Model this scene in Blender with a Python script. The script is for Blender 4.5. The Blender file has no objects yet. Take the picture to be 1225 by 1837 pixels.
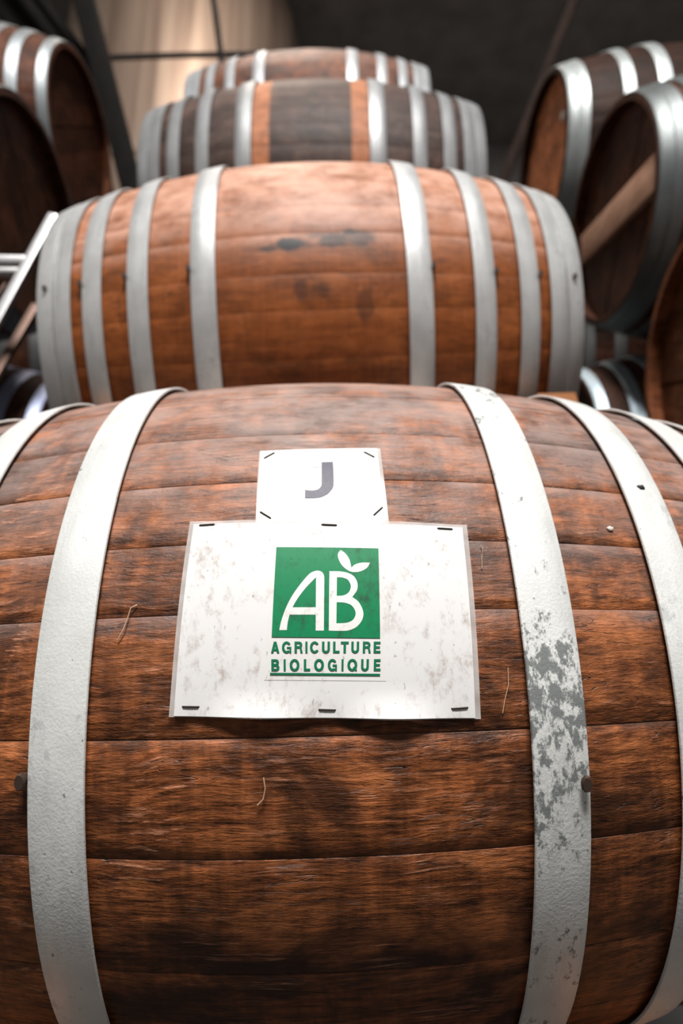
import bpy, bmesh, math, random
from mathutils import Vector, Matrix
random.seed(7)
R_ = math.radians
scene = bpy.context.scene
col = scene.collection

# ------------------------------------------------------------------ camera, world, light, exposure
CAM_H = 0.50
PITCH = R_(15.0)
F_PX = 1137.6                      # focal length in pixels of the 1225 x 1837 frame
cam_d = bpy.data.cameras.new('camera')
cam = bpy.data.objects.new('camera', cam_d); col.objects.link(cam)
cam.location = (0, 0, CAM_H)
cam.rotation_euler = (R_(90) + PITCH, 0, 0)
cam_d.sensor_fit = 'VERTICAL'; cam_d.sensor_height = 36.0; cam_d.sensor_width = 24.0
cam_d.lens = F_PX / 1837.0 * 36.0
cam_d.clip_start = 0.02; cam_d.clip_end = 60
cam_d.dof.use_dof = True
cam_d.dof.focus_distance = 0.462
cam_d.dof.aperture_fstop = 3.6
scene.camera = cam

world = bpy.data.worlds.new('world'); scene.world = world; world.use_nodes = True
wb = world.node_tree.nodes['Background']
wb.inputs[0].default_value = (0.80, 0.88, 1.0, 1); wb.inputs[1].default_value = 0.02

def area(name, loc, target, sx, sy, power, color):
    l = bpy.data.lights.new(name, 'AREA'); l.shape = 'RECTANGLE'; l.size = sx; l.size_y = sy
    l.energy = power; l.color = color
    o = bpy.data.objects.new(name, l); col.objects.link(o); o.location = loc
    o.rotation_euler = (Vector(target) - Vector(loc)).to_track_quat('-Z', 'Y').to_euler()
    return o
CEIL = 7.0
area('front_skylight_daylight', (0.1, -3.25, CEIL - 0.12), (0.1, -3.25, 0), 2.2, 1.4, 1250, (1.0, 0.97, 0.94))
area('rear_tank_fill', (-0.6, 2.6, CEIL - 0.12), (-0.6, 2.6, 0), 1.2, 1.2, 60, (1.0, 0.86, 0.74))  # fill lamp added to brighten the tank, no such source known

scene.view_settings.view_transform = 'Standard'
scene.view_settings.look = 'None'
scene.view_settings.gamma = 1.0
scene.view_settings.use_curve_mapping = False
scene.view_settings.exposure = 0.0

# ------------------------------------------------------------------ helpers
def at(px, py, d):
    """point at depth d that shows at a pixel of the photograph (a measuring aid)"""
    x = (px - 612.5) / F_PX * d; v = -(py - 918.5) / F_PX * d
    return Vector((x, d * math.cos(PITCH) - v * math.sin(PITCH), CAM_H + d * math.sin(PITCH) + v * math.cos(PITCH)))

def mesh(name, verts, faces, mat=None, smooth=True, angle=35):
    me = bpy.data.meshes.new(name); me.from_pydata([tuple(v) for v in verts], [], faces); me.update()
    bm = bmesh.new(); bm.from_mesh(me); bmesh.ops.recalc_face_normals(bm, faces=bm.faces); bm.to_mesh(me); bm.free()
    if mat: me.materials.append(mat)
    if smooth:
        me.shade_smooth(); me.set_sharp_from_angle(angle=R_(angle))
    return me

def obj(name, me, parent=None, mat=None, color=None):
    o = bpy.data.objects.new(name, me); col.objects.link(o)
    if parent: o.parent = parent
    if mat:
        o.material_slots[0].link = 'OBJECT'; o.material_slots[0].material = mat
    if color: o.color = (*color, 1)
    return o

def tag(o, label, cat, group=None):
    o['label'] = label; o['category'] = cat
    if group: o['group'] = group
    return o

def empty(name, matrix=None):
    o = bpy.data.objects.new(name, None); col.objects.link(o); o.empty_display_size = 0.1
    if matrix is not None: o.matrix_world = matrix
    return o

def box_mesh(name, lo, hi, mat, bev=0.0):
    bm = bmesh.new(); bmesh.ops.create_cube(bm, size=1)
    for v in bm.verts:
        v.co = Vector([lo[i] + (v.co[i] + .5) * (hi[i] - lo[i]) for i in range(3)])
    if bev: bmesh.ops.bevel(bm, geom=list(bm.edges), offset=bev, segments=2, affect='EDGES', profile=.6)
    me = bpy.data.meshes.new(name); bm.to_mesh(me); bm.free(); me.materials.append(mat)
    me.shade_smooth(); me.set_sharp_from_angle(angle=R_(30))
    return me

def bar_mesh(name, a, b, w, h, mat, bev=0.004, up=(0, 0, 1)):
    """rectangular bar from a to b, in world coordinates"""
    a = Vector(a); b = Vector(b); z = (b - a).normalized()
    x = Vector(up).cross(z)
    if x.length < 1e-3: x = Vector((1, 0, 0))
    x.normalize(); y = z.cross(x)
    me = box_mesh(name, (-w/2, -h/2, 0), (w/2, h/2, (b - a).length), mat, bev)
    me.transform(Matrix((( x.x, y.x, z.x, a.x), (x.y, y.y, z.y, a.y), (x.z, y.z, z.z, a.z), (0, 0, 0, 1))))
    return me

def tube_mesh(name, pts, rad, mat, n=8):
    pts = [Vector(p) for p in pts]; vs = []; fs = []
    for i, p in enumerate(pts):
        t = (pts[min(i+1, len(pts)-1)] - pts[max(i-1, 0)]).normalized()
        u = t.cross(Vector((0.13, 0.31, 0.94)));  u = u if u.length > .05 else t.cross(Vector((1, 0, 0)))
        u.normalize(); w = t.cross(u)
        r = rad[i] if isinstance(rad, (list, tuple)) else rad
        for k in range(n):
            q = 2 * math.pi * k / n; vs.append(p + (u * math.cos(q) + w * math.sin(q)) * r)
    for i in range(len(pts) - 1):
        for k in range(n): fs.append((i*n+k, i*n+(k+1) % n, (i+1)*n+(k+1) % n, (i+1)*n+k))
    fs.append(tuple(range(n))[::-1]); fs.append(tuple((len(pts)-1)*n + k for k in range(n)))
    return mesh(name, vs, fs, mat)

def lathe(name, prof_, mat, n=64):
    vs = []; fs = []; m = len(prof_)
    for i in range(n):
        q = 2 * math.pi * i / n
        vs += [(r * math.cos(q), r * math.sin(q), z) for r, z in prof_]
    for i in range(n):
        for k in range(m - 1): fs.append((i*m + k, ((i+1) % n)*m + k, ((i+1) % n)*m + k + 1, i*m + k + 1))
    return mesh(name, vs, fs, mat)

# ------------------------------------------------------------------ materials
class NT:
    def __init__(s, name):
        s.m = bpy.data.materials.new(name); s.m.use_nodes = True; s.t = s.m.node_tree
        s.b = s.t.nodes['Principled BSDF']
    def n(s, typ, **kw):
        nd = s.t.nodes.new(typ)
        for k, v in kw.items(): setattr(nd, k, v)
        return nd
    def link(s, a, b): s.t.links.new(a, b)
    def put(s, sock, v):
        if hasattr(v, 'is_linked') or hasattr(v, 'links'): s.link(v, sock)
        else: sock.default_value = v
    def math(s, op, a, b=0.0, c=None, clamp=False):
        nd = s.n('ShaderNodeMath', operation=op, use_clamp=clamp)
        s.put(nd.inputs[0], a); s.put(nd.inputs[1], b)
        if c is not None: s.put(nd.inputs[2], c)
        return nd.outputs[0]
    def vmul(s, v, f):
        nd = s.n('ShaderNodeVectorMath', operation='MULTIPLY'); s.put(nd.inputs[0], v); nd.inputs[1].default_value = f
        return nd.outputs[0]
    def vadd(s, v, f):
        nd = s.n('ShaderNodeVectorMath', operation='ADD'); s.put(nd.inputs[0], v); s.put(nd.inputs[1], f)
        return nd.outputs[0]
    def noise(s, v, scale=1.0, detail=4.0, rough=.55, dist=0.0):
        nd = s.n('ShaderNodeTexNoise'); s.put(nd.inputs['Vector'], v); nd.inputs['Scale'].default_value = scale
        nd.inputs['Detail'].default_value = detail; nd.inputs['Roughness'].default_value = rough
        nd.inputs['Distortion'].default_value = dist
        return nd.outputs['Fac']
    def ramp(s, f, stops, interp='LINEAR'):
        nd = s.n('ShaderNodeValToRGB'); s.put(nd.inputs[0], f); cr = nd.color_ramp; cr.interpolation = interp
        while len(cr.elements) < len(stops): cr.elements.new(0.5)
        for e, (p, c) in zip(cr.elements, stops):
            e.position = p; e.color = (*c, 1) if isinstance(c, tuple) else (c, c, c, 1)
        return nd.outputs[0]
    def step(s, f, lo, hi):
        nd = s.n('ShaderNodeMapRange', interpolation_type='SMOOTHSTEP'); s.put(nd.inputs[0], f)
        nd.inputs[1].default_value = lo; nd.inputs[2].default_value = hi
        return nd.outputs[0]
    def mix(s, f, a, b, blend='MIX'):
        nd = s.n('ShaderNodeMix', data_type='RGBA', blend_type=blend)
        s.put(nd.inputs[0], f)
        for k, v in ((6, a), (7, b)):
            if isinstance(v, tuple): nd.inputs[k].default_value = (*v, 1)
            else: s.link(v, nd.inputs[k])
        return nd.outputs[2]
    def bump(s, h, strength, dist, prev=None):
        nd = s.n('ShaderNodeBump'); nd.inputs['Strength'].default_value = strength; nd.inputs['Distance'].default_value = dist
        s.link(h, nd.inputs['Height'])
        if prev is not None: s.link(prev, nd.inputs['Normal'])
        return nd.outputs[0]
    def coord(s): return s.n('ShaderNodeTexCoord').outputs['Object']

def wood(name, dark, mid, light, scratch=.35, stain=.6, bump=.5, rough=.55, spec=.25, extra=None, fine=1.0, dust=.25, glow=.5, lo=.46, hi=.64, tv=.3, dash=.45, lit_topc=(.44, .34, .31), dr=(0.0, .7)):
    """barrel oak: the grain runs along the object's x axis"""
    s = NT(name); co = s.coord()
    info = s.n('ShaderNodeObjectInfo')
    off = s.n('ShaderNodeCombineXYZ')
    s.link(s.math('MULTIPLY', info.outputs['Random'], 9.0), off.inputs[0])
    cr = s.vadd(co, off.outputs[0])
    warp = s.noise(s.vmul(cr, (9, 9, 9)), 1, 2)
    wv = s.n('ShaderNodeCombineXYZ'); s.link(s.math('MULTIPLY', warp, .02), wv.inputs[2])
    cw = s.vadd(cr, wv.outputs[0])
    g1 = s.noise(s.vmul(cw, (9*fine, 170*fine, 170*fine)), 1, 5, .65)
    g2 = s.noise(s.vmul(cw, (3, 38, 38)), 1, 4, .6)
    g3 = s.noise(s.vmul(cr, (140, 9, 9)), 1, 3, .6)             # saw marks across the stave
    bl = s.noise(s.vmul(co, (8, 11, 11)), 1, 6, .62, .6)
    bl2 = s.noise(s.vmul(co, (26, 34, 34)), 1, 5, .6, .4)
    f = s.math('ADD', s.math('MULTIPLY', g1, .42), s.math('MULTIPLY', g2, .38))
    f = s.math('ADD', f, s.math('MULTIPLY', g3, .20))
    c = s.ramp(f, [(.34, dark), (.50, mid), (.68, light)])
    ds = s.noise(s.vmul(cw, (42, 330, 330)), 1, 4, .6)
    ds2 = s.noise(s.vmul(s.vadd(cr, (0, 4, 2)), (24, 120, 120)), 1, 5, .7, .3)
    dd = s.ramp(s.math('ADD', s.math('MULTIPLY', ds, .5), s.math('MULTIPLY', ds2, .5)), [(.36, 1 - dash), (.50, 1.0 - dash * .12), (.66, 1.0 + dash * .55)])
    c = s.mix(1.0, c, dd, 'MULTIPLY')
    cols = s.noise(s.vmul(s.vadd(cr, (7, 3, 1)), (60, 13, 13)), 1, 4, .6, .4)
    c = s.mix(1.0, c, s.ramp(cols, [(.36, 1 - dash * .45), (.52, 1.0), (.68, 1 + dash * .5)]), 'MULTIPLY')
    tint = s.math('MULTIPLY_ADD', info.outputs['Random'], tv, 1 - tv * .55)
    tn = s.n('ShaderNodeCombineXYZ'); [s.link(tint, tn.inputs[i]) for i in range(3)]
    c = s.mix(1.0, c, tn.outputs[0], 'MULTIPLY')
    gl = s.noise(s.vmul(s.vadd(co, (3.1, 1.7, 5.2)), (11, 15, 15)), 1, 5, .62, .5)
    c = s.mix(s.math('MULTIPLY', s.step(gl, .50, .68), glow), c, tuple(min(1, v * 1.25) for v in light))
    st = s.math('MULTIPLY', s.step(s.math('ADD', bl, s.math('MULTIPLY', s.math('SUBTRACT', g2, .5), .25)), lo, hi), stain)
    c = s.mix(st, c, tuple(v * .45 for v in dark))
    bh = s.noise(s.vmul(cw, (22, 75, 75)), 1, 5, .65)
    st2 = s.math('MULTIPLY', s.step(s.math('ADD', s.math('MULTIPLY', bl2, .5), s.math('MULTIPLY', bh, .5)), lo + .05, hi + .02), stain * .85)
    c = s.mix(st2, c, tuple(v * .5 for v in dark))
    sc = s.noise(s.vmul(cw, (14, 260, 260)), 1, 4, .7)
    patch = s.step(s.noise(s.vmul(co, (12, 10, 10)), 1, 4), .46, .66)
    sm = s.math('MULTIPLY', s.math('MULTIPLY', s.step(sc, .55, .66), patch), scratch)
    c = s.mix(sm, c, tuple(min(1, v * 1.5 + .14) for v in light))
    crk = s.noise(s.vmul(cw, (5, 120, 120)), 1, 3, .5)
    ck = s.step(s.math('ABSOLUTE', s.math('SUBTRACT', crk, .5)), .012, .0)
    ck = s.math('MULTIPLY', ck, s.step(s.noise(s.vmul(cr, (20, 30, 30)), 1, 3), .52, .66))
    c = s.mix(s.math('MULTIPLY', ck, .8), c, (.012, .007, .005))
    gn = s.n('ShaderNodeSeparateXYZ'); s.link(s.n('ShaderNodeNewGeometry').outputs['Normal'], gn.inputs[0])   # paler tone of the lit top, painted on what faces up
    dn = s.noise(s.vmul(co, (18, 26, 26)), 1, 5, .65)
    lit_f = s.math('MULTIPLY', s.math('MULTIPLY', s.step(gn.outputs[2], *dr), s.step(dn, .22, .66)), dust)
    c = s.mix(lit_f, c, lit_topc)
    if extra: c = extra(s, co, c)
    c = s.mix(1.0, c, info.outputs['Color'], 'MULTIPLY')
    s.link(c, s.b.inputs['Base Color'])
    s.b.inputs['Roughness'].default_value = rough
    s.b.inputs['Specular IOR Level'].default_value = spec
    h = s.math('ADD', s.math('MULTIPLY', g1, .5), s.math('MULTIPLY', g2, .6))
    h = s.math('SUBTRACT', h, s.math('MULTIPLY', ck, .5))
    h = s.math('ADD', h, s.math('MULTIPLY', sc, .35))
    h = s.math('ADD', h, s.math('MULTIPLY', bl2, .4))
    h = s.math('ADD', h, s.math('MULTIPLY', ds2, .9))
    s.link(s.bump(h, bump, .004), s.b.inputs['Normal'])
    return s.m

def steel(name, base, patch=(.30, .32, .33), amount=.7, metallic=.25, rough=.46, band=None, cover=0.0):
    """galvanised strap with pale zinc bloom and worn darker flecks; band = heights along the hoop that are worn most"""
    s = NT(name); co = s.coord(); info = s.n('ShaderNodeObjectInfo')
    off = s.n('ShaderNodeCombineXYZ'); s.link(s.math('MULTIPLY', info.outputs['Random'], 6.0), off.inputs[0])
    cr = s.vadd(co, off.outputs[0])
    big = s.noise(s.vmul(cr, (14, 12, 12)), 1, 4, .55, .3)
    fl = s.noise(s.vmul(cr, (110, 70, 70)), 1, 6, .75, .2)
    drip = s.noise(s.vmul(cr, (60, 9, 9)), 1, 4, .6)
    c = s.ramp(big, [(.3, tuple(v * .74 for v in base)), (.7, base)])
    c = s.mix(s.math('MULTIPLY', s.step(drip, .50, .70), .45), c, tuple(v * .62 for v in base))
    clus = s.math('ADD', big, cover)
    if band:
        z = s.n('ShaderNodeSeparateXYZ'); s.link(co, z.inputs[0])
        k = s.math('MULTIPLY', s.step(z.outputs[2], band[0] - .03, band[0] + .03), s.step(z.outputs[2], band[1] + .05, band[1] - .03))
        clus = s.math('MULTIPLY_ADD', k, .13, clus)
    thr = s.math('ADD', s.math('MULTIPLY', clus, .52), s.math('MULTIPLY', fl, .62))
    m = s.math('MULTIPLY', s.step(thr, .625, .69), amount)
    c = s.mix(m, c, patch)
    dots = s.noise(s.vmul(cr, (190, 150, 150)), 1, 2, .5)
    c = s.mix(s.math('MULTIPLY', s.step(dots, .72, .78), .7), c, (.10, .09, .085))
    c = s.mix(1.0, c, info.outputs['Color'], 'MULTIPLY')
    s.link(c, s.b.inputs['Base Color'])
    s.b.inputs['Metallic'].default_value = metallic
    s.link(s.math('MULTIPLY_ADD', fl, .2, rough - .1), s.b.inputs['Roughness'])
    fine = s.noise(s.vmul(cr, (420, 420, 420)), 1, 3, .6)
    s.link(s.bump(s.math('ADD', fine, s.math('MULTIPLY', fl, .8)), .25, .0014), s.b.inputs['Normal'])
    return s.m

def plain(name, base, rough=.6, metallic=0.0, var=.25, scale=12, bump=.0):
    s = NT(name); co = s.coord()
    f = s.noise(s.vmul(co, (scale, scale, scale)), 1, 5, .6)
    c = s.ramp(f, [(.3, tuple(v * (1 - var) for v in base)), (.7, tuple(min(1, v * (1 + var * .6)) for v in base))])
    s.link(c, s.b.inputs['Base Color']); s.b.inputs['Roughness'].default_value = rough
    s.b.inputs['Metallic'].default_value = metallic
    if bump: s.link(s.bump(f, bump, .01), s.b.inputs['Normal'])
    return s.m

def timber(name, dark, light, stretch=(30, 30, 2), rough=.7):
    s = NT(name); co = s.coord()
    f = s.noise(s.vmul(co, stretch), 1, 5, .6)
    s.link(s.ramp(f, [(.3, dark), (.7, light)]), s.b.inputs['Base Color'])
    s.b.inputs['Roughness'].default_value = rough
    s.b.inputs['Specular IOR Level'].default_value = .1
    s.link(s.bump(f, .3, .004), s.b.inputs['Normal'])
    return s.m

def smudge(s, co, c):
    """dark smeared stencil marks on the second barrel, in its own coordinates (x along, z up)"""
    sep = s.n('ShaderNodeSeparateXYZ'); s.link(co, sep.inputs[0])
    wob = s.noise(s.vmul(co, (45, 45, 45)), 1, 4, .6, .5)
    tot = None
    for (x, z, rx, rz, k) in ((-.035, -.004, .026, .011, 1.0), (-.068, -.010, .018, .006, .8), (.036, .002, .020, .013, .8), (.010, .012, .014, .005, .6),
                              (.066, .016, .010, .007, .9), (.086, .006, .020, .014, .75), (-.018, -.086, .010, .016, .5), (.012, -.085, .014, .012, .35), (.085, -.11, .012, .025, .5)):
        dx = s.math('DIVIDE', s.math('SUBTRACT', sep.outputs[0], x), rx); dz = s.math('DIVIDE', s.math('SUBTRACT', sep.outputs[2], z), rz)
        d = s.math('SQRT', s.math('ADD', s.math('MULTIPLY', dx, dx), s.math('MULTIPLY', dz, dz)))
        d = s.math('ADD', d, s.math('MULTIPLY', s.math('SUBTRACT', wob, .5), 1.6))
        m = s.math('MULTIPLY', s.step(d, 1.55, .7), k)
        tot = m if tot is None else s.math('MAXIMUM', tot, m)
    front = s.step(sep.outputs[1], -.1, -.2)
    return s.mix(s.math('MULTIPLY', s.math('MULTIPLY', tot, front), 1.0), c, (.010, .008, .008))

def pale_bands(s, co, c):
    """fresher orange wood where a pair of hoops once sat on the third barrel"""
    sep = s.n('ShaderNodeSeparateXYZ'); s.link(co, sep.inputs[0])
    ax = s.math('ABSOLUTE', sep.outputs[0])
    m = s.math('MULTIPLY', s.step(ax, .106, .111), s.step(ax, .157, .151))
    n = s.noise(s.vmul(co, (30, 40, 40)), 1, 4)
    o = s.ramp(n, [(.3, (.26, .085, .03)), (.7, (.55, .21, .09))])
    return s.mix(s.math('MULTIPLY', m, .9), c, o)

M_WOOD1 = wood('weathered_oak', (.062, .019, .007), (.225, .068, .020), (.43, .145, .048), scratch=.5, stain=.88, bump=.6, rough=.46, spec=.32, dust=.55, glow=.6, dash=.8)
M_WOOD2 = wood('orange_oak', (.10, .026, .005), (.235, .064, .013), (.34, .105, .028), scratch=.2, stain=.6, bump=.15, rough=.5, extra=smudge, dust=.95, lit_topc=(.58, .325, .235), dr=(-.12, .32), lo=.50, hi=.70, tv=.14, dash=.22)
M_WOOD3 = wood('grey_brown_oak', (.026, .013, .009), (.062, .032, .023), (.115, .065, .05), scratch=.2, stain=.6, bump=.3, rough=.55, extra=pale_bands, dust=.12)
M_WOOD = wood('dark_oak', (.045, .018, .009), (.13, .05, .024), (.22, .095, .05), scratch=.2, stain=.5, bump=.3, rough=.55, spec=.15, dust=.1)
M_HOOP = steel('galvanised_hoop', (.88, .90, .88), amount=.35, cover=-.03)
M_HOOP_DULL = steel('bare_galvanised_hoop', (.74, .75, .75), amount=.4, cover=-.04, metallic=.6, rough=.44)
M_HOOP_WORN = steel('worn_galvanised_hoop', (.88, .90, .88), patch=(.13, .145, .145), amount=.85, band=(-.13, -.02), cover=-.0)
M_NAIL = plain('rusty_nail', (.06, .035, .025), .7, .4)
M_CHOCK = timber('chock_pine', (.22, .09, .035), (.42, .18, .08), (8, 40, 40))
M_BOARD = timber('pale_board', (.36, .19, .12), (.60, .36, .25), (30, 8, 30))
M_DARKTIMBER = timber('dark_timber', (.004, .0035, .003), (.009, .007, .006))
M_BROWNTIMBER = timber('brown_timber', (.02, .012, .009), (.045, .026, .02))
M_PLUG = plain('pale_plug', (.75, .70, .62), .6)
M_STAPLE = plain('staple_steel', (.07, .06, .05), .45, .8)

# ------------------------------------------------------------------ room
def struct(name, me):
    o = obj(name, me); o['kind'] = 'structure'; return o
M_FLOOR = plain('concrete', (.030, .029, .028), .8, 0, .35, 4, .2)
M_WALL = plain('grey_plaster', (.30, .29, .285), .9, 0, .3, 3, .2)
M_CEIL = plain('grey_boards', (.22, .21, .205), .9, 0, .3, 3, .1)
WX, WY0, WY1 = 5.0, -7.0, 6.5
struct('floor', box_mesh('floor', (-WX, WY0, -.15), (WX, WY1, 0), M_FLOOR))
struct('wall_back', box_mesh('wall_back', (-WX, WY1, 0), (WX, WY1 + .2, CEIL), M_WALL))
struct('wall_left', box_mesh('wall_left', (-WX - .2, WY0, 0), (-WX, WY1 + .2, CEIL), M_WALL))
struct('wall_right', box_mesh('wall_right', (WX, WY0, 0), (WX + .2, WY1 + .2, CEIL), M_WALL))
struct('ceiling', box_mesh('ceiling', (-WX - .2, WY0, CEIL), (WX + .2, WY1 + .2, CEIL + .2), M_CEIL))
M_FRAME = plain('window_frame_paint', (.35, .34, .32), .6)
M_PANE = plain('frosted_pane', (.8, .82, .85), .4)
for n, (cx, cy, w, d) in enumerate(((.1, -3.25, 2.2, 1.4), (-.6, 2.6, 1.2, 1.2)), 1):  # the rear pane and frame are added to house the tank fill lamp
    pane = struct('window_%d' % n, box_mesh('window', (cx - w/2, cy - d/2, CEIL - .03), (cx + w/2, cy + d/2, CEIL), M_PANE))
    for lo, hi in (((-w/2-.08, -d/2-.08), (w/2+.08, -d/2)), ((-w/2-.08, d/2), (w/2+.08, d/2+.08)), ((-w/2-.08, -d/2), (-w/2, d/2)), ((w/2, -d/2), (w/2+.08, d/2))):
        obj('window_frame', box_mesh('window_frame', (cx + lo[0], cy + lo[1], CEIL - .1), (cx + hi[0], cy + hi[1], CEIL), M_FRAME), pane)

# ------------------------------------------------------------------ barrel template
RB, RE, HL = 0.373, 0.2973, 0.475           # bilge radius, end radius, half length
HOOPS = [(.156, .198), (.2697, .3066), (.3514, .3871), (.4085, .4415), (.4425, .4735)]
def prof(a): return RB - (RB - RE) * (a / HL) ** 2
def cyl(a, phi, r): return (a, -r * math.cos(phi), r * math.sin(phi))    # phi 0 faces the front (-y), 90 deg is up

def stave_mesh(p0, p1, dr, mat, nseg, narc):
    g = (.0002 if narc > 3 else .00008) / RB; e = .0008 / RB; dp = -.0005 if narc > 3 else -.00015
    ph = [p0 + g, p0 + g + e] + [p0 + g + e + (p1 - p0 - 2*g - 2*e) * (k + 1) / narc for k in range(narc - 1)] + [p1 - g - e, p1 - g]
    dep = [dp] + [0.0] * (narc + 1) + [dp]
    vs = []; fs = []
    for i in range(nseg + 1):
        a = -HL + 2 * HL * i / nseg
        r = prof(a) + dr
        th = .026 if abs(a) < HL - .03 else .015
        ring = [cyl(a, p, r + d) for p, d in zip(ph, dep)] + [cyl(a, ph[-1], r - th), cyl(a, (ph[0] + ph[-1]) / 2, r - th), cyl(a, ph[0], r - th)]
        vs += ring
    m = len(ph) + 3
    for i in range(nseg):
        for k in range(m): fs.append((i*m + k, i*m + (k+1) % m, (i+1)*m + (k+1) % m, (i+1)*m + k))
    fs.append(tuple(range(m))); fs.append(tuple(nseg*m + k for k in range(m)))
    return mesh('stave', vs, fs, mat, angle=38)

def hoop_mesh(a0, a1, mat, nseg=120, lift_in=.0042, lift_out=.0028):
    """a0 is the edge nearer the belly"""
    s = 1 if a1 > 0 else -1
    th = .0022; b = .0007
    vs = []; fs = []
    r0 = prof(a0) + lift_in; r1 = prof(a1) + lift_out
    sec = [(a0 + s*b, r0 + th), (a0, r0 + th - b), (a0, r0), (a1, r1), (a1, r1 + th - b), (a1 - s*b, r1 + th), ((a0 + a1) / 2, (r0 + r1) / 2 + th + .0004)]
    sec = [sec[0], sec[1], sec[2], sec[3], sec[4], sec[5], sec[6]]
    m = len(sec)
    for i in range(nseg):
        p = 2 * math.pi * i / nseg
        vs += [cyl(a, p, r) for a, r in sec]
    for i in range(nseg):
        j = (i + 1) % nseg
        for k in range(m): fs.append((i*m + k, i*m + (k+1) % m, j*m + (k+1) % m, j*m + k))
    return mesh('hoop', vs, fs, mat, angle=50)

def head_meshes(side, mat, nb=7):
    """boards of one barrel head, standing upright across the circle"""
    rad = RE - .020 + .004; out = []
    a_out = side * (HL - .030); a_in = side * (HL - .050)
    rnd = random.Random(3); cuts = [-rad]
    for k in range(1, nb): cuts.append(-rad + 2 * rad * k / nb + rnd.uniform(-.012, .012))
    cuts.append(rad)
    for k in range(nb):
        y0, y1 = cuts[k] + .0008, cuts[k+1] - .0008
        ys = [y0 + (y1 - y0) * i / 5 for i in range(6)]
        poly = [(y, math.sqrt(max(0, rad*rad - y*y))) for y in ys] + [(y, -math.sqrt(max(0, rad*rad - y*y))) for y in reversed(ys)]
        n = len(poly); d = rnd.uniform(-.0012, .0012)
        vs = [(a_out + d, y, z) for y, z in poly] + [(a_in, y, z) for y, z in poly]
        fs = [tuple(range(n)), tuple(range(n, 2*n))] + [(i, (i+1) % n, n + (i+1) % n, n + i) for i in range(n)]
        out.append(mesh('head_board', vs, fs, mat, smooth=False))
    return out

def angles(fixed, seed):
    """stave boundaries round the belly (degrees), keeping the given seams"""
    rnd = random.Random(seed); a = list(fixed); 
    while a[-1] < a[0] + 360 - 15: a.append(a[-1] + rnd.uniform(8.2, 13.5))
    a.append(a[0] + 360)
    return [R_(v) for v in a]
SEAMS_FRONT = [-46, -33, -18.6, -5.8, 7.6, 16.4, 25.6, 35.2, 48.4, 59, 70, 82]
SETS = {}
def stave_set(key, fixed, seed, nseg, narc):
    rnd = random.Random(seed + 50); a = angles(fixed, seed)
    SETS[key] = [stave_mesh(a[i], a[i+1], (rnd.uniform(-.0004, .0002) if narc > 3 else 0.0), M_WOOD, nseg, narc) for i in range(len(a) - 1)]
stave_set('front', SEAMS_FRONT, 1, 28, 5)
stave_set('second', [-30, -18, -9, 2.5, 12, 24, 36, 47, 58], 2, 16, 3)
stave_set('common', [-20, -9, 3, 12], 3, 12, 2)
HOOP_MESH = [(hoop_mesh(s*a, s*b, M_HOOP), s, k) for s in (-1, 1) for k, (a, b) in enumerate(HOOPS)]
HEADS = head_meshes(-1, M_WOOD) + head_meshes(1, M_WOOD)

def nail_mesh():
    bm = bmesh.new()
    bmesh.ops.create_cone(bm, cap_ends=True, segments=10, radius1=.0030, radius2=.0026, depth=.009)
    for v in bm.verts: v.co = Vector((v.co.x * 1.3, v.co.y, v.co.z))
    r = bmesh.ops.create_cone(bm, cap_ends=True, segments=10, radius1=.0052, radius2=.0042, depth=.0026)
    for v in r['verts']: v.co = Vector((v.co.x * 1.2, v.co.y * .75, v.co.z + .0055))
    me = bpy.data.meshes.new('hoop_nail'); bm.to_mesh(me); bm.free(); me.materials.append(M_NAIL); me.shade_smooth(); me.set_sharp_from_angle(angle=R_(40))
    return me
NAIL = nail_mesh()

def barrel_matrix(loc, axis):
    X = Vector(axis).normalized(); Z = Vector((0, 0, 1)) - X * X.z; Z.normalize(); Y = Z.cross(X)
    return Matrix(((X.x, Y.x, Z.x, loc[0]), (X.y, Y.y, Z.y, loc[1]), (X.z, Y.z, Z.z, loc[2]), (0, 0, 0, 1)))

def barrel(loc, axis, label, key='common', wood_mat=None, tint=(1, 1, 1), hoop_tint=(1, 1, 1), head_tint=None, nails=(), worn=None, skip=(), spin=0.0, group=None):
    M = barrel_matrix(loc, axis)
    root = empty('wine_barrel', M)
    tag(root, label, 'barrel', group)
    sp = Matrix.Rotation(spin, 4, 'X')
    for me in SETS[key]:
        o = obj('stave', me, root, wood_mat, tint); o.matrix_local = sp
    for i, (me, s, k) in enumerate(HOOP_MESH):
        if k in skip: continue
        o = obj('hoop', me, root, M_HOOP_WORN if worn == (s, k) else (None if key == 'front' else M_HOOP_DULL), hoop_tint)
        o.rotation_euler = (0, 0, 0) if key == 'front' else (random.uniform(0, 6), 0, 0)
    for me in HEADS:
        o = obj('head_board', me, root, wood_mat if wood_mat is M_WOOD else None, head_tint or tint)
        o.matrix_local = Matrix.Rotation(spin * 1.7 + .5, 4, 'X')
    for a, ph in nails:
        p = Vector(cyl(a, R_(ph), prof(a) + .0045)); n = Vector((0, -math.cos(R_(ph)), math.sin(R_(ph))))
        o = obj('hoop_nail', NAIL, root); o.location = p
        o.rotation_euler = n.to_track_quat('Z', 'X').to_euler()
    return root, M

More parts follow.
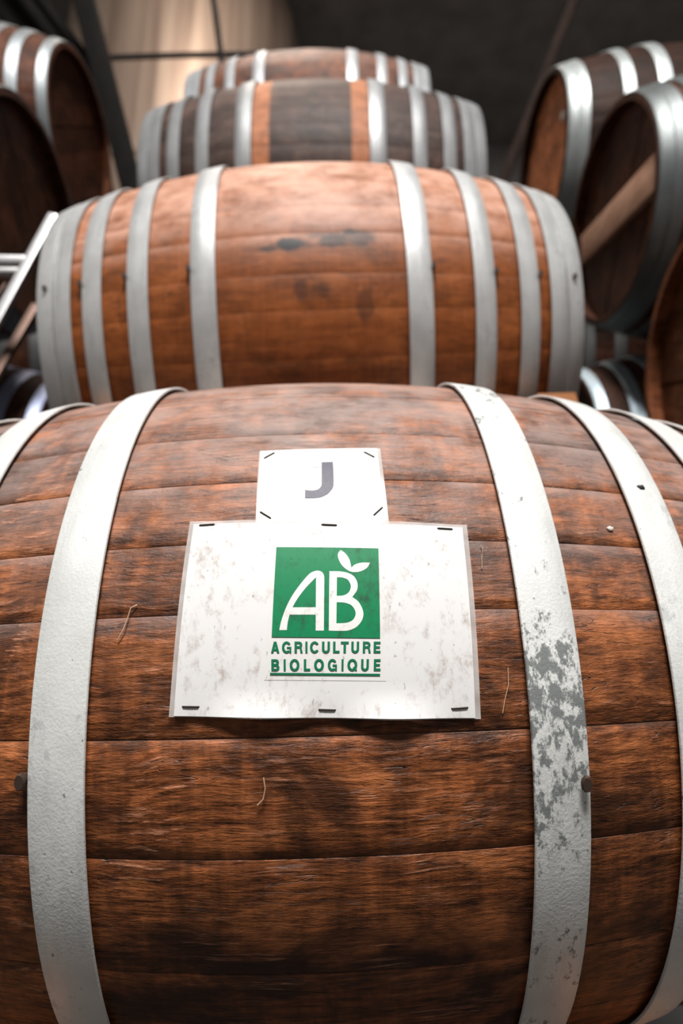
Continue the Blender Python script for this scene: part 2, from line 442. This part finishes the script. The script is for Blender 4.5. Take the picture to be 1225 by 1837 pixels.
# ------------------------------------------------------------------ the stack in the middle
AX1 = (.9996, .0129, .0252)
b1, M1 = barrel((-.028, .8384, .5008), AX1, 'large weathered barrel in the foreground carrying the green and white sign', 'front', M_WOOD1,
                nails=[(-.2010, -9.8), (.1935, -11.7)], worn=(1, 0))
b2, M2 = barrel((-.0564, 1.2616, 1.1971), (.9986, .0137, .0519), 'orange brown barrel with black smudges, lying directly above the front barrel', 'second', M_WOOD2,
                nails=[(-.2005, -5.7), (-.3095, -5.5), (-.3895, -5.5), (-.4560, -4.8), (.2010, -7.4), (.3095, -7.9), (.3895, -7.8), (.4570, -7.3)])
b3, M3 = barrel((-.0781, 1.7087, 1.9179), (.9999, -.0098, .0121), 'dark grey brown barrel with two pale orange bands, third up the middle stack', 'common', M_WOOD3, hoop_tint=(.62, .63, .64), spin=.4)
b4, M4 = barrel((-.1286, 2.2287, 2.6735), (.9998, -.0156, .0126), 'reddish brown barrel at the very top of the middle stack', 'common', M_WOOD1, tint=(.72, .66, .64), hoop_tint=(.95, .97, 1.0), spin=1.3)

# barrels deeper in the same stack, which carry the ones in view
for x, y, z, lab in ((-.03, 1.70, .50, 'barrel on the floor hidden right behind the front barrel'),
                     (-.03, 2.58, .50, 'barrel on the floor hidden third from the front'),
                     (-.03, 3.46, .50, 'barrel on the floor hidden last in its row'),
                     (-.05, 2.14, 1.197, 'barrel hidden behind the orange brown barrel in the second tier'),
                     (-.05, 3.02, 1.197, 'barrel hidden last in the second tier'),
                     (-.08, 2.62, 1.918, 'barrel hidden behind the dark banded barrel in the third tier')):
    barrel((x, y, z), (1, 0, 0), lab, spin=y, group='hidden barrels of the middle stack')

# ------------------------------------------------------------------ stacks to the left and right
def side(x_face, y, z, sgn, label, **kw):
    return barrel((x_face + sgn * HL, y, z), (1, 0, 0), label, **kw)
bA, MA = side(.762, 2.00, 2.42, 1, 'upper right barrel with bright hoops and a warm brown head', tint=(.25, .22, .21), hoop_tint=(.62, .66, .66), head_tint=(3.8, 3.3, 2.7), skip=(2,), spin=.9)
bB, MB = side(.768, 1.55, 1.80, 1, 'dark right hand barrel with a pale board nailed across its head', tint=(.5, .42, .4), hoop_tint=(.22, .24, .24), head_tint=(.5, .42, .42), spin=2.0)  # dark tint puts the shade on this barrel into its colour
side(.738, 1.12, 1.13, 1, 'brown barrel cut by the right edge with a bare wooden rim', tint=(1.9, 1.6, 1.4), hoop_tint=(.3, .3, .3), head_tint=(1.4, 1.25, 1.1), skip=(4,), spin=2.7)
side(.740, 2.00, 1.20, 1, 'low right barrel with a bluish hoop, seen past the wooden chock', tint=(.5, .45, .42), hoop_tint=(.75, .9, 1.0), skip=(3,), spin=3.3)  # bluish light is put into the hoop tint
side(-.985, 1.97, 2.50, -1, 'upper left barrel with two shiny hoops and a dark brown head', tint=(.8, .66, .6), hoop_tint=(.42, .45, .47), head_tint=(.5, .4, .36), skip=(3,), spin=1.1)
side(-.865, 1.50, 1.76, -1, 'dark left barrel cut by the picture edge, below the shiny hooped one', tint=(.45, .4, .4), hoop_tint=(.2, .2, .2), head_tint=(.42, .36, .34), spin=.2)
side(-.885, 2.01, 1.17, -1, 'low left barrel with a bluish hoop beside the metal frame', tint=(.5, .45, .42), hoop_tint=(.65, .72, 1.0), skip=(3,), spin=.6)  # hoop tint carries the bluish light as colour
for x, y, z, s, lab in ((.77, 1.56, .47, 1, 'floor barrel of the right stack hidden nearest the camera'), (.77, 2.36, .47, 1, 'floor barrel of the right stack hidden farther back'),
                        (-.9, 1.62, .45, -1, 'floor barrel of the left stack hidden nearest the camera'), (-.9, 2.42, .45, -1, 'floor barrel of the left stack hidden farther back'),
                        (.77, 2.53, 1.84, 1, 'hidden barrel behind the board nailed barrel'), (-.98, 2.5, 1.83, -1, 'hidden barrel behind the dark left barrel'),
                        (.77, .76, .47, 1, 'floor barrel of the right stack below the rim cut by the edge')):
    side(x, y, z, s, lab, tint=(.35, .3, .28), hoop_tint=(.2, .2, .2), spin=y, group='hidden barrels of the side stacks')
# board nailed across the head of the right hand barrel
fx = .768 + .020
def face_pt(u, v): return Vector((fx, 1.55 + u, 1.80 + v))
pg = at(975, 208, 2.26); pl = obj('head_plug', lathe('head_plug', [(.0005, .008), (.014, .007), (.017, .0), (.017, -.012)], M_PLUG), bA)
pl.matrix_local = Matrix.Translation(MA.inverted() @ Vector((.762 + .030, pg.y, pg.z))) @ Matrix.Rotation(R_(-90), 4, 'Y')
hb = obj('head_bar', bar_mesh('head_bar', face_pt(.223, .055), face_pt(-.258, -.077), (.092), .022, M_BOARD, .003, up=(1, 0, 0)))
hb.parent = bB; hb.matrix_parent_inverse = MB.inverted(); hb['label'] = 'pale wooden board nailed across the head'

# ------------------------------------------------------------------ timber rails and chocks
def rail(x, y0, y1, z0, z1, label, grp):
    o = obj('timber_rail', box_mesh('timber_rail', (x - .04, y0, z0), (x + .04, y1, z1), M_CHOCK, .004)); tag(o, label, 'rail', grp)
for x, w in ((-.33, 'left'), (.28, 'right')):
    rail(x, .55, 3.9, 0, .138, 'floor timber under the %s end of the middle stack' % w, 'floor timbers')
for x, w in ((.94, 'near'), (1.55, 'far')):
    rail(x, .45, 2.8, 0, .113, 'floor timber under the %s part of the right stack' % w, 'floor timbers')
for x, w in ((-1.1, 'near'), (-1.65, 'far')):
    rail(x, 1.2, 2.9, 0, .093, 'floor timber under the %s part of the left stack' % w, 'floor timbers')

def chock(px, py, d, w, label):
    """wedge lying on the barrel below and biting under the barrel above"""
    t = at(px, py, d)
    x0, x1 = t.x - w/2, t.x + w/2
    y0, z1 = t.y, t.z
    vs = [(x0, y0 - .02, z1 - .12), (x0, y0, z1), (x0, y0 + .035, z1 + .004), (x0, y0 + .13, z1 - .12),
          (x1 + .012, y0 - .02, z1 - .12), (x1, y0, z1 + .002), (x1, y0 + .035, z1 + .006), (x1, y0 + .13, z1 - .12)]
    fs = [(0, 1, 2, 3), (4, 5, 6, 7), (0, 1, 5, 4), (1, 2, 6, 5), (2, 3, 7, 6), (3, 0, 4, 7)]
    o = obj('wooden_chock', mesh('wooden_chock', vs, fs, M_CHOCK, smooth=False)); tag(o, label, 'chock', 'wooden chocks')
chock(998, 706, 1.04, .062, 'orange wooden chock wedged under the right end of the second barrel')
chock(128, 739, 1.04, .055, 'orange wooden chock barely showing under the left end of the second barrel')

# ------------------------------------------------------------------ signs on the front barrel
def paper_mat(name, base, dirt=(.33, .25, .21), amt=.7, rough=.45, lo=.52, hi=.70, coat=.0):
    s = NT(name); co = s.coord()
    n1 = s.noise(s.vmul(co, (120, 120, 75)), 1, 7, .75, .2); n2 = s.noise(s.vmul(co, (14, 14, 14)), 1, 4)
    n3 = s.noise(s.vmul(co, (260, 260, 140)), 1, 3, .6)
    m = s.math('MULTIPLY', s.step(s.math('ADD', s.math('MULTIPLY', n1, .66), s.math('MULTIPLY', n2, .38)), lo, hi), amt)
    c = s.mix(m, base, dirt)
    m3 = s.math('MULTIPLY', s.step(n3, .66, .74), amt * .8)
    c = s.mix(m3, c, tuple(v * .6 for v in dirt))
    s.link(c, s.b.inputs['Base Color']); s.link(s.math('MULTIPLY_ADD', n1, .3, rough - .1), s.b.inputs['Roughness'])
    s.b.inputs['Coat Weight'].default_value = coat; s.b.inputs['Coat Roughness'].default_value = .12; s.b.inputs['Specular IOR Level'].default_value = .25
    s.link(s.bump(n2, .08, .004), s.b.inputs['Normal'])
    return s.m
M_PAPER = paper_mat('white_laminated_paper', (.73, .725, .72), coat=.06)
M_STICKER = paper_mat('white_sticker', (.73, .72, .705), coat=.06, amt=.6)
M_GREEN = paper_mat('green_print', (.004, .205, .078), dirt=(.015, .05, .03), amt=.8, lo=.48, hi=.70, coat=.05, rough=.45)
M_GREENTXT = paper_mat('green_lettering', (.004, .15, .065), dirt=(.02, .08, .05), amt=.5, coat=.0, rough=.5)
M_WHITETXT = paper_mat('white_lettering', (.77, .76, .74), amt=.55)
M_INK = paper_mat('grey_ink', (.085, .085, .115), dirt=(.25, .25, .28), amt=.5)
M_GLAREINK = paper_mat('glare_pale_ink', (.62, .62, .65), dirt=(.4, .4, .44), amt=.6)  # pale tone paints the glare that washes out the ink
sp = NT('clear_plastic_film'); sp.b.inputs['Base Color'].default_value = (.9, .88, .86, 1); sp.b.inputs['Roughness'].default_value = .25
sp.b.inputs['Alpha'].default_value = .38
sp.link(sp.ramp(sp.noise(sp.vmul(sp.coord(), (60, 60, 60))), [(.3, (.62, .56, .52)), (.7, (.88, .85, .83))]), sp.b.inputs['Base Color'])
M_FILM = sp.m

class Sheet:
    """flat print laid round the barrel: local (s, t) in metres, rotated by th about (a0, t0) on the unrolled belly"""
    def __init__(q, a0, t0, th, lift): q.a0, q.t0, q.c, q.s, q.lift = a0, t0, math.cos(th), math.sin(th), lift
    def p(q, s, t, off=0.0):
        a = q.a0 + s * q.c - t * q.s; arc = q.t0 + s * q.s + t * q.c
        phi = arc / RB
        return cyl(a, phi, prof(a) + off + q.lift(s, t))

def grid(sheet, name, mat, s0, s1, t0, t1, ns, nt, off, parent, thick=.0004, corner=0.0, pinch=0.0):
    vs = []; fs = []
    for lay in (off + thick, off):
        for j in range(nt + 1):
            for i in range(ns + 1):
                s = s0 + (s1 - s0) * i / ns; t = t0 + (t1 - t0) * j / nt
                vs.append(sheet.p(s, t, lay))
    n = (ns + 1) * (nt + 1)
    for j in range(nt):
        for i in range(ns):
            k = j * (ns + 1) + i
            fs.append((k, k + 1, k + ns + 2, k + ns + 1)); fs.append((n + k, n + k + ns + 1, n + k + ns + 2, n + k + 1))
    rim = [i for i in range(ns + 1)] + [j * (ns + 1) + ns for j in range(1, nt + 1)] + [nt * (ns + 1) + i for i in range(ns - 1, -1, -1)] + [j * (ns + 1) for j in range(nt - 1, 0, -1)]
    for a, b in zip(rim, rim[1:] + rim[:1]): fs.append((a, n + a, n + b, b))
    return obj(name, mesh(name, vs, fs, mat, angle=60), parent)

def flat_to_sheet(me, sheet, off, fmap, maxlen=.005):
    """triangulate, refine and wrap a flat mesh (x, y) on the sheet"""
    bm = bmesh.new(); bm.from_mesh(me); bmesh.ops.remove_doubles(bm, verts=bm.verts, dist=1e-6)
    for v in bm.verts: v.co = Vector((*fmap(v.co.x, v.co.y), 0))
    bmesh.ops.triangulate(bm, faces=bm.faces)
    for _ in range(5):
        es = [e for e in bm.edges if e.calc_length() > maxlen]
        if not es: break
        bmesh.ops.subdivide_edges(bm, edges=es, cuts=1); bmesh.ops.triangulate(bm, faces=bm.faces)
    for v in bm.verts: v.co = Vector(sheet.p(v.co.x, v.co.y, off))
    # face outward
    for f in bm.faces:
        c = f.calc_center_median(); f.normal_update()
        if f.normal.dot(Vector((0, c.y, c.z))) < 0: f.normal_flip()
    ret = bmesh.ops.extrude_face_region(bm, geom=list(bm.faces))
    for v in [g for g in ret['geom'] if isinstance(g, bmesh.types.BMVert)]:
        v.co += Vector((0, v.co.y, v.co.z)).normalized() * .00012
    bmesh.ops.recalc_face_normals(bm, faces=bm.faces)
    bm.to_mesh(me); bm.free(); me.shade_flat()
    return me

def shape2d(splines):
    cu = bpy.data.curves.new('shape', 'CURVE'); cu.dimensions = '2D'; cu.fill_mode = 'BOTH'
    for pts in splines:
        s = cu.splines.new('POLY'); s.points.add(len(pts) - 1); s.use_cyclic_u = True
        for p, (x, y) in zip(s.points, pts): p.co = (x, y, 0, 1)
    o = bpy.data.objects.new('shape', cu); col.objects.link(o); bpy.context.view_layer.update()
    me = bpy.data.meshes.new_from_object(o.evaluated_get(bpy.context.evaluated_depsgraph_get()))
    bpy.data.objects.remove(o); bpy.data.curves.remove(cu)
    return me

def smooth_closed(pts, n=6):
    """Catmull-Rom through pts; a point given as (x, y, 1) is a corner"""
    out = []; N = len(pts)
    for i in range(N):
        p0, p1, p2, p3 = pts[i-1], pts[i], pts[(i+1) % N], pts[(i+2) % N]
        c1, c2 = len(p1) > 2, len(p2) > 2
        if c1 and c2: out.append(p1[:2]); continue
        a = p1 if c1 else p0; d = p2 if c2 else p3
        for k in range(n):
            t = k / n
            out.append(tuple(.5 * ((2*p1[j]) + (-a[j] + p2[j])*t + (2*a[j] - 5*p1[j] + 4*p2[j] - d[j])*t*t + (-a[j] + 3*p1[j] - 3*p2[j] + d[j])*t**3) for j in (0, 1)))
    return out

def sign_lift(s, t):
    # stapled at top and bottom; the bottom edge bows off the wood between the staples
    b = max(0.0, (-t - .052) / .022)
    bow = (abs(math.sin(math.pi * (s + .095) / .096)) ** 2) * .0055 * b * b
    top = max(0.0, (t - .06) / .0145); bow += .0012 * top * abs(math.sin(math.pi * (s + .095) / .096))
    return .0022 + bow
SG = Sheet(.0139, .0485, R_(-1.9), sign_lift)
sign = empty('organic_farming_sign', M1)
tag(sign, 'laminated white sign with green square logo and lettering stapled to the front barrel', 'sign')
grid(SG, 'laminate_film', M_FILM, -.1095, .1095, -.0742, .0745, 44, 30, -.0004, sign)
grid(SG, 'paper_sheet', M_PAPER, -.1060, .1055, -.0735, .0715, 44, 30, .0003, sign, .0003)
st = grid(SG, 'sticker', M_STICKER, -.0437, .0424, -.0487, .0532, 16, 20, .0006, sign, .0002)
gr = grid(SG, 'green_square', M_GREEN, -.0395, .0385, -.0190, .0499, 16, 14, .0012, st, .0001)
# reading the logo: positions in the studied close-up -> unit square of the green field
def unit(x, y):
    v = (y - 103 + (x - 165) * -.010) / 766.0
    xl = 165 + (125 - 165) * v; xr = 1022 + (1052 - 1022) * v
    return (x - xl) / (xr - xl), v
def logo(x, y):
    u, v = unit(x, y)
    if v > 1: v = 1 + (v - 1) * .95
    return -.0395 + u * .078, .0499 - v * .0689
A_OUT = [(190, 815, 1), (208, 740), (245, 640), (300, 535), (370, 435), (440, 352), (478, 328), (515, 320), (548, 332), (566, 360), (570, 400, 1), (570, 820, 1), (500, 820, 1), (500, 692, 1), (278, 692, 1), (262, 755), (255, 815, 1)]
A_IN = [(302, 632, 1), (345, 560), (415, 468), (500, 378, 1), (500, 632, 1)]
B_OUT = [(612, 325, 1), (700, 326), (770, 340), (822, 372), (850, 430), (846, 490), (808, 546, 1), (865, 590), (902, 665), (896, 730), (850, 788), (780, 818), (700, 822), (612, 820, 1)]
B_IN1 = [(676, 378, 1), (720, 380), (768, 400), (794, 452), (778, 505), (735, 532), (676, 537, 1)]
B_IN2 = [(676, 590, 1), (745, 594), (805, 618), (838, 675), (820, 730), (765, 757), (676, 762, 1)]
LEAF = [(704, 132, 1), (742, 160), (778, 215), (797, 293, 1), (825, 265), (880, 247), (953, 246, 1), (928, 292), (880, 322), (825, 332), (775, 320), (720, 275), (688, 215), (683, 165)]
for nm, spl in (('letter_a', [A_OUT, A_IN]), ('letter_b', [B_OUT, B_IN1, B_IN2]), ('leaf_mark', [LEAF])):
    me = shape2d([smooth_closed(q) for q in spl])
    flat_to_sheet(me, SG, .00135, logo); me.materials.append(M_WHITETXT); obj(nm, me, st)
def arc(cx, cy, rx, ry, a0, a1, n=18):
    return [(cx + rx * math.cos(R_(a0 + (a1 - a0) * i / n)), cy + ry * math.sin(R_(a0 + (a1 - a0) * i / n))) for i in range(n + 1)]
O_ = [arc(42, 50, 42, 52, 0, 348, 30), arc(42, 50, 20, 33, 0, 348, 30)]
C_ = [arc(42, 50, 42, 52, 32, 328, 26) + arc(42, 50, 20, 33, 318, 42, 22)]
U_ = [[(0, 100), (0, 36)] + arc(36, 34, 36, 36, 180, 360) + [(72, 100), (50, 100), (50, 36)] + arc(36, 34, 14, 17, 360, 180) + [(22, 100)]]
BOWL = lambda y0, y1, w: [(0, y0), (w - (y1-y0)/2, y0)] + arc(w - (y1-y0)/2, (y0+y1)/2, (y1-y0)/2, (y1-y0)/2, -90, 90, 12) + [(0, y1)]
HOLE = lambda y0, y1, w: [(22, y0), (w - (y1-y0)/2, y0)] + arc(w - (y1-y0)/2, (y0+y1)/2, (y1-y0)/2, (y1-y0)/2, -90, 90, 12) + [(22, y1)]
GLYPH = {  # (width, list of pieces; a piece is an outline with its holes), capital height 100
    'A': (78, [[[(0, 0), (22, 0), (28, 20), (50, 20), (56, 0), (78, 0), (51, 100), (27, 100)], [(33, 38), (45, 38), (39, 62)]]]),
    'G': (84, [[arc(42, 50, 42, 52, 32, 318, 26) + arc(42, 50, 20, 33, 308, 42, 22)], [[(44, 39), (84, 39), (84, 54), (44, 54)]], [[(68, -1), (84, -1), (84, 45), (68, 45)]]]),
    'R': (74, [[BOWL(42, 100, 70), HOLE(60, 82, 49)], [[(0, 0), (22, 0), (22, 44), (0, 44)]], [[(46, 46), (62, 48), (67, 32), (74, 0), (54, 0), (49, 30)]]]),
    'I': (18, [[[(0, 0), (18, 0), (18, 100), (0, 100)]]]),
    'C': (80, [C_]), 'U': (72, [U_]), 'O': (84, [O_]),
    'L': (60, [[[(0, 0), (60, 0), (60, 19), (22, 19), (22, 100), (0, 100)]]]),
    'T': (70, [[[(24, 0), (46, 0), (46, 81), (70, 81), (70, 100), (0, 100), (0, 81), (24, 81)]]]),
    'E': (64, [[[(0, 0), (64, 0), (64, 19), (22, 19), (22, 41), (58, 41), (58, 59), (22, 59), (22, 81), (62, 81), (62, 100), (0, 100)]]]),
    'B': (72, [[BOWL(0, 56, 72), HOLE(18, 40, 50)], [BOWL(46, 100, 68), HOLE(62, 82, 46)]]),
    'Q': (84, [O_, [[(46, 26), (56, 34), (84, 6), (74, -4)]]]),
}
def line(txt, spans, y0, y1):
    for ch, (xa, xb) in zip(txt, spans):
        w, pieces = GLYPH[ch]; bm = bmesh.new()
        for pc in pieces:
            t = shape2d(pc); bm.from_mesh(t); bpy.data.meshes.remove(t)
        me = bpy.data.meshes.new('printed_letter'); bm.to_mesh(me); bm.free()
        flat_to_sheet(me, SG, .00115, lambda x, y: logo(xa + x / w * (xb - xa), y1 - y / 100 * (y1 - y0)), .004)
        me.materials.append(M_GREENTXT); obj('printed_letter', me, st)
line('AGRICULTURE', [(118, 190), (212, 292), (320, 390), (413, 431), (452, 528), (555, 623), (650, 706), (716, 784), (806, 873), (905, 974), (998, 1058)], 907, 999)
line('BIOLOGIQUE', [(120, 190), (226, 244), (278, 362), (400, 455), (488, 573), (606, 685), (724, 742), (775, 860), (893, 960), (1003, 1062)], 1050, 1143)
ux0, uy0 = logo(108, 1158); ux1, uy1 = logo(1060, 1184)
grid(SG, 'underline', M_GREENTXT, ux0, ux1, uy1, uy0, 16, 1, .0012, st, .0001)

def staple(sheet, s, t, ang, parent, L=.0115):
    c, q = math.cos(ang), math.sin(ang); h = L / 2
    pts = [sheet.p(s - c*h, t - q*h, -.001), sheet.p(s - c*h, t - q*h, .0006), sheet.p(s - c*h*.93, t - q*h*.93, .0010), sheet.p(s + c*h*.93, t + q*h*.93, .0010), sheet.p(s + c*h, t + q*h, .0006), sheet.p(s + c*h, t + q*h, -.001)]
    obj('staple', tube_mesh('staple', pts, .00062, M_STAPLE, 6), parent)
for s, t, a in ((-.0955, .0705, 3), (.0005, .0700, -2), (.0915, .0695, 0), (-.0945, -.0672, 0), (.0010, -.0683, -1), (.0945, -.0668, 4)):
    staple(SG, s, t, R_(a), sign)

JS = Sheet(.0107, .1605, R_(.9), lambda s, t: .0012)
js = empty('letter_card', M1)
tag(js, 'small white card with a grey letter J stapled above the big sign', 'card')
grid(JS, 'laminate_film', M_FILM, -.0525, .0525, -.0440, .0440, 20, 16, -.0004, js)
grid(JS, 'paper_sheet', M_PAPER, -.0515, .0495, -.0430, .0434, 20, 16, .0003, js, .0003)
# letter J in card coordinates
def jmap(x, y):   # close-up pixels -> card metres
    v = (y - 95) / (650 - 95.0)
    xl = 118 + (85 - 118) * v; xr = 1050 + (1128 - 1050) * v
    u = (x - xl) / (xr - xl)
    return -.0517 + u * .1035, .0437 - .0805 * (.86 * v + .14 * v * v) 
J = [(600, 236, 1), (688, 236, 1), (693, 300), (697, 400), (690, 445), (650, 488), (590, 510), (530, 514), (470, 512, 1), (470, 456, 1), (520, 462), (570, 456), (598, 432), (602, 395), (600, 300)]
me = shape2d([smooth_closed(J)]); flat_to_sheet(me, JS, .0008, jmap); me.materials.append(M_INK); obj('letter_j', me, js)
me = shape2d([[(530, 240), (598, 236), (598, 280), (530, 284)]]); flat_to_sheet(me, JS, .0008, jmap); me.materials.append(M_GLAREINK); obj('letter_serif', me, js)
for x, y, a in ((188, 153, 38), (973, 168, -40), (157, 608, -38), (1052, 605, 45)):
    s, t = jmap(x, y); staple(JS, s, t, R_(a), js, .0105)

# ------------------------------------------------------------------ straw, fibres and specks on the front barrel
M_STRAW = plain('straw', (.55, .36, .24), .7)
M_SPECK = plain('pale_speck', (.7, .62, .56), .8)
M_BUG = plain('dark_speck', (.02, .018, .018), .6)
def fibre(pts, rad, label, mat=M_STRAW, lift=.0012):
    w = [M1 @ Vector(cyl(a, R_(p), prof(a) + lift + l)) for a, p, l in pts]
    o = obj('straw_fibre', tube_mesh('straw_fibre', w, rad, mat, 5)); tag(o, label, 'fibre')
fibre([(-.184, 23.4, 0), (-.1815, 24.4, .0012), (-.178, 25.6, .0015), (-.1735, 26.8, 0)], .0004, 'short pale straw lying by the left hoop')
fibre([(-.1385, 5.0, .001), (-.1345, 6.3, .002), (-.1325, 7.6, .001), (-.131, 8.6, .002), (-.127, 9.0, 0)], .00045, 'curled pale wood fibre left of the big sign')
fibre([(.1375, -4.0, 0), (.1395, -2.6, .001), (.1430, -1.0, .001), (.1440, .9, .0005)], .00035, 'thin pale fibre hanging right of the big sign')
fibre([(.1330, 12.5, 0), (.1340, 14.0, .001), (.1360, 15.2, .001), (.1345, 15.6, 0)], .0003, 'tiny curled fibre by the top right sign corner')
fibre([(-.0365, -12.6, .0005), (-.0325, -12.0, .001), (-.031, -10.9, .001), (-.0320, -9.8, .0005)], .00045, 'curved pale shaving on the wood below the sign')
def speck(a, p, r, label, mat, lift=.001):
    bm = bmesh.new(); bmesh.ops.create_icosphere(bm, subdivisions=2, radius=r)
    rnd = random.Random(int(a * 1e4))
    for v in bm.verts: v.co = Vector((v.co.x * 1.3, v.co.y * .6, v.co.z)) * rnd.uniform(.75, 1.2)
    me = bpy.data.meshes.new('speck'); bm.to_mesh(me); bm.free(); me.materials.append(mat); me.shade_smooth()
    o = obj('debris_speck', me); o.matrix_world = Matrix.Translation(M1 @ Vector(cyl(a, R_(p), prof(a) + lift))); tag(o, label, 'speck')
speck(.2475, 18.9, .0022, 'small white flake on the wood right of the sign', M_SPECK)
speck(.2880, 26.2, .0028, 'small black speck on the second right hoop', M_BUG, .006)

# ------------------------------------------------------------------ bright metal frame at the left
M_ALU = plain('bright_aluminium', (.62, .62, .63), .4, .75, .12, 30)
M_RUSTY = plain('brown_metal', (.22, .14, .11), .5, .6, .3, 20)
fr = empty('metal_frame', Matrix.Translation(at(-40, 640, 1.2)))
tag(fr, 'bright metal bar frame leaning beside the left end of the second barrel', 'frame')
def fpart(name, me):
    o = obj(name, me, fr); o.matrix_parent_inverse = Matrix.Translation(at(-40, 640, 1.2)).inverted(); return o
a, b = at(97, 386, 1.30), at(-110, 770, 1.16)
foot = a + (b - a) * (a.z / (a.z - b.z))
fpart('diagonal_bar', bar_mesh('diagonal_bar', foot, a, .020, .014, M_ALU, .003, up=(0, 1, 0)))
fpart('cross_bar', bar_mesh('cross_bar', at(48, 469, 1.27), at(-260, 462, 1.27), .02, .016, M_ALU, .003))
fpart('cross_bar', bar_mesh('cross_bar', at(38, 489, 1.27), at(-260, 484, 1.27), .02, .011, M_ALU, .003))
c, d = at(66, 548, 1.38), at(-110, 850, 1.25)
foot2 = c + (d - c) * (c.z / (c.z - d.z))
fpart('lower_bar', bar_mesh('lower_bar', foot2, c, .018, .014, M_RUSTY, .002, up=(0, 1, 0)))
fpart('back_plate', bar_mesh('back_plate', at(20, 520, 1.34), at(-60, 640, 1.30), .05, .004, M_RUSTY, .001))

# ------------------------------------------------------------------ steel tank, pipes and timbers in the background
s = NT('brushed_steel'); co = s.coord()
f = s.noise(s.vmul(co, (7, 7, .25)), 1, 5, .6)
s.link(s.ramp(f, [(.3, (.42, .30, .24)), (.7, (.78, .62, .50))]), s.b.inputs['Base Color'])
s.b.inputs['Metallic'].default_value = .65
s.link(s.math('MULTIPLY_ADD', f, .25, .28), s.b.inputs['Roughness'])
M_TANK = s.m
tc = at(262, 100, 5.1)
tank = empty('steel_tank', Matrix.Translation((tc.x, tc.y + 1.1, 0)))
tag(tank, 'tall pale steel tank standing behind the stack on the left', 'tank')
obj('shell', lathe('shell', [(.02, .3), (1.1, .3), (1.13, .34), (1.13, 6.86), (1.11, 6.89), (.4, 6.93), (.02, 6.94)], M_TANK), tank)
for k in range(4):
    q = R_(45 + 90 * k); obj('leg', tube_mesh('leg', [(.75*math.cos(q), .75*math.sin(q), 0), (.75*math.cos(q), .75*math.sin(q), .31)], .05, M_TANK, 12), tank)
M_PIPE = plain('dark_iron_pipe', (.010, .009, .008), .8, 0)
p = tube_mesh('iron_pipe', [at(120, 106, 4.3), at(330, 99, 4.3), at(560, 96, 4.3)], .019, M_PIPE, 10)
tag(obj('iron_pipe', p), 'thin dark horizontal pipe crossing in front of the steel tank', 'pipe')
v0 = at(403, 150, 4.25); v1 = at(383, 0, 4.25)
p = tube_mesh('iron_pipe', [v0 + (v0 - v1) * 2.2, v1 + (v1 - v0) * 3.5], .020, M_PIPE, 10)
tag(obj('iron_pipe', p), 'thin dark upright pipe in front of the steel tank', 'pipe')
def beam(p0, p1, d0, d1, w, label, mat, ext0=.3, ext1=.3):
    a, b = at(*p0, d0), at(*p1, d1); dv = (b - a)
    tag(obj('timber_brace', bar_mesh('timber_brace', a - dv * ext0, b + dv * ext1, w, .10, mat, .006, up=(0, 1, 0))), label, 'beam')
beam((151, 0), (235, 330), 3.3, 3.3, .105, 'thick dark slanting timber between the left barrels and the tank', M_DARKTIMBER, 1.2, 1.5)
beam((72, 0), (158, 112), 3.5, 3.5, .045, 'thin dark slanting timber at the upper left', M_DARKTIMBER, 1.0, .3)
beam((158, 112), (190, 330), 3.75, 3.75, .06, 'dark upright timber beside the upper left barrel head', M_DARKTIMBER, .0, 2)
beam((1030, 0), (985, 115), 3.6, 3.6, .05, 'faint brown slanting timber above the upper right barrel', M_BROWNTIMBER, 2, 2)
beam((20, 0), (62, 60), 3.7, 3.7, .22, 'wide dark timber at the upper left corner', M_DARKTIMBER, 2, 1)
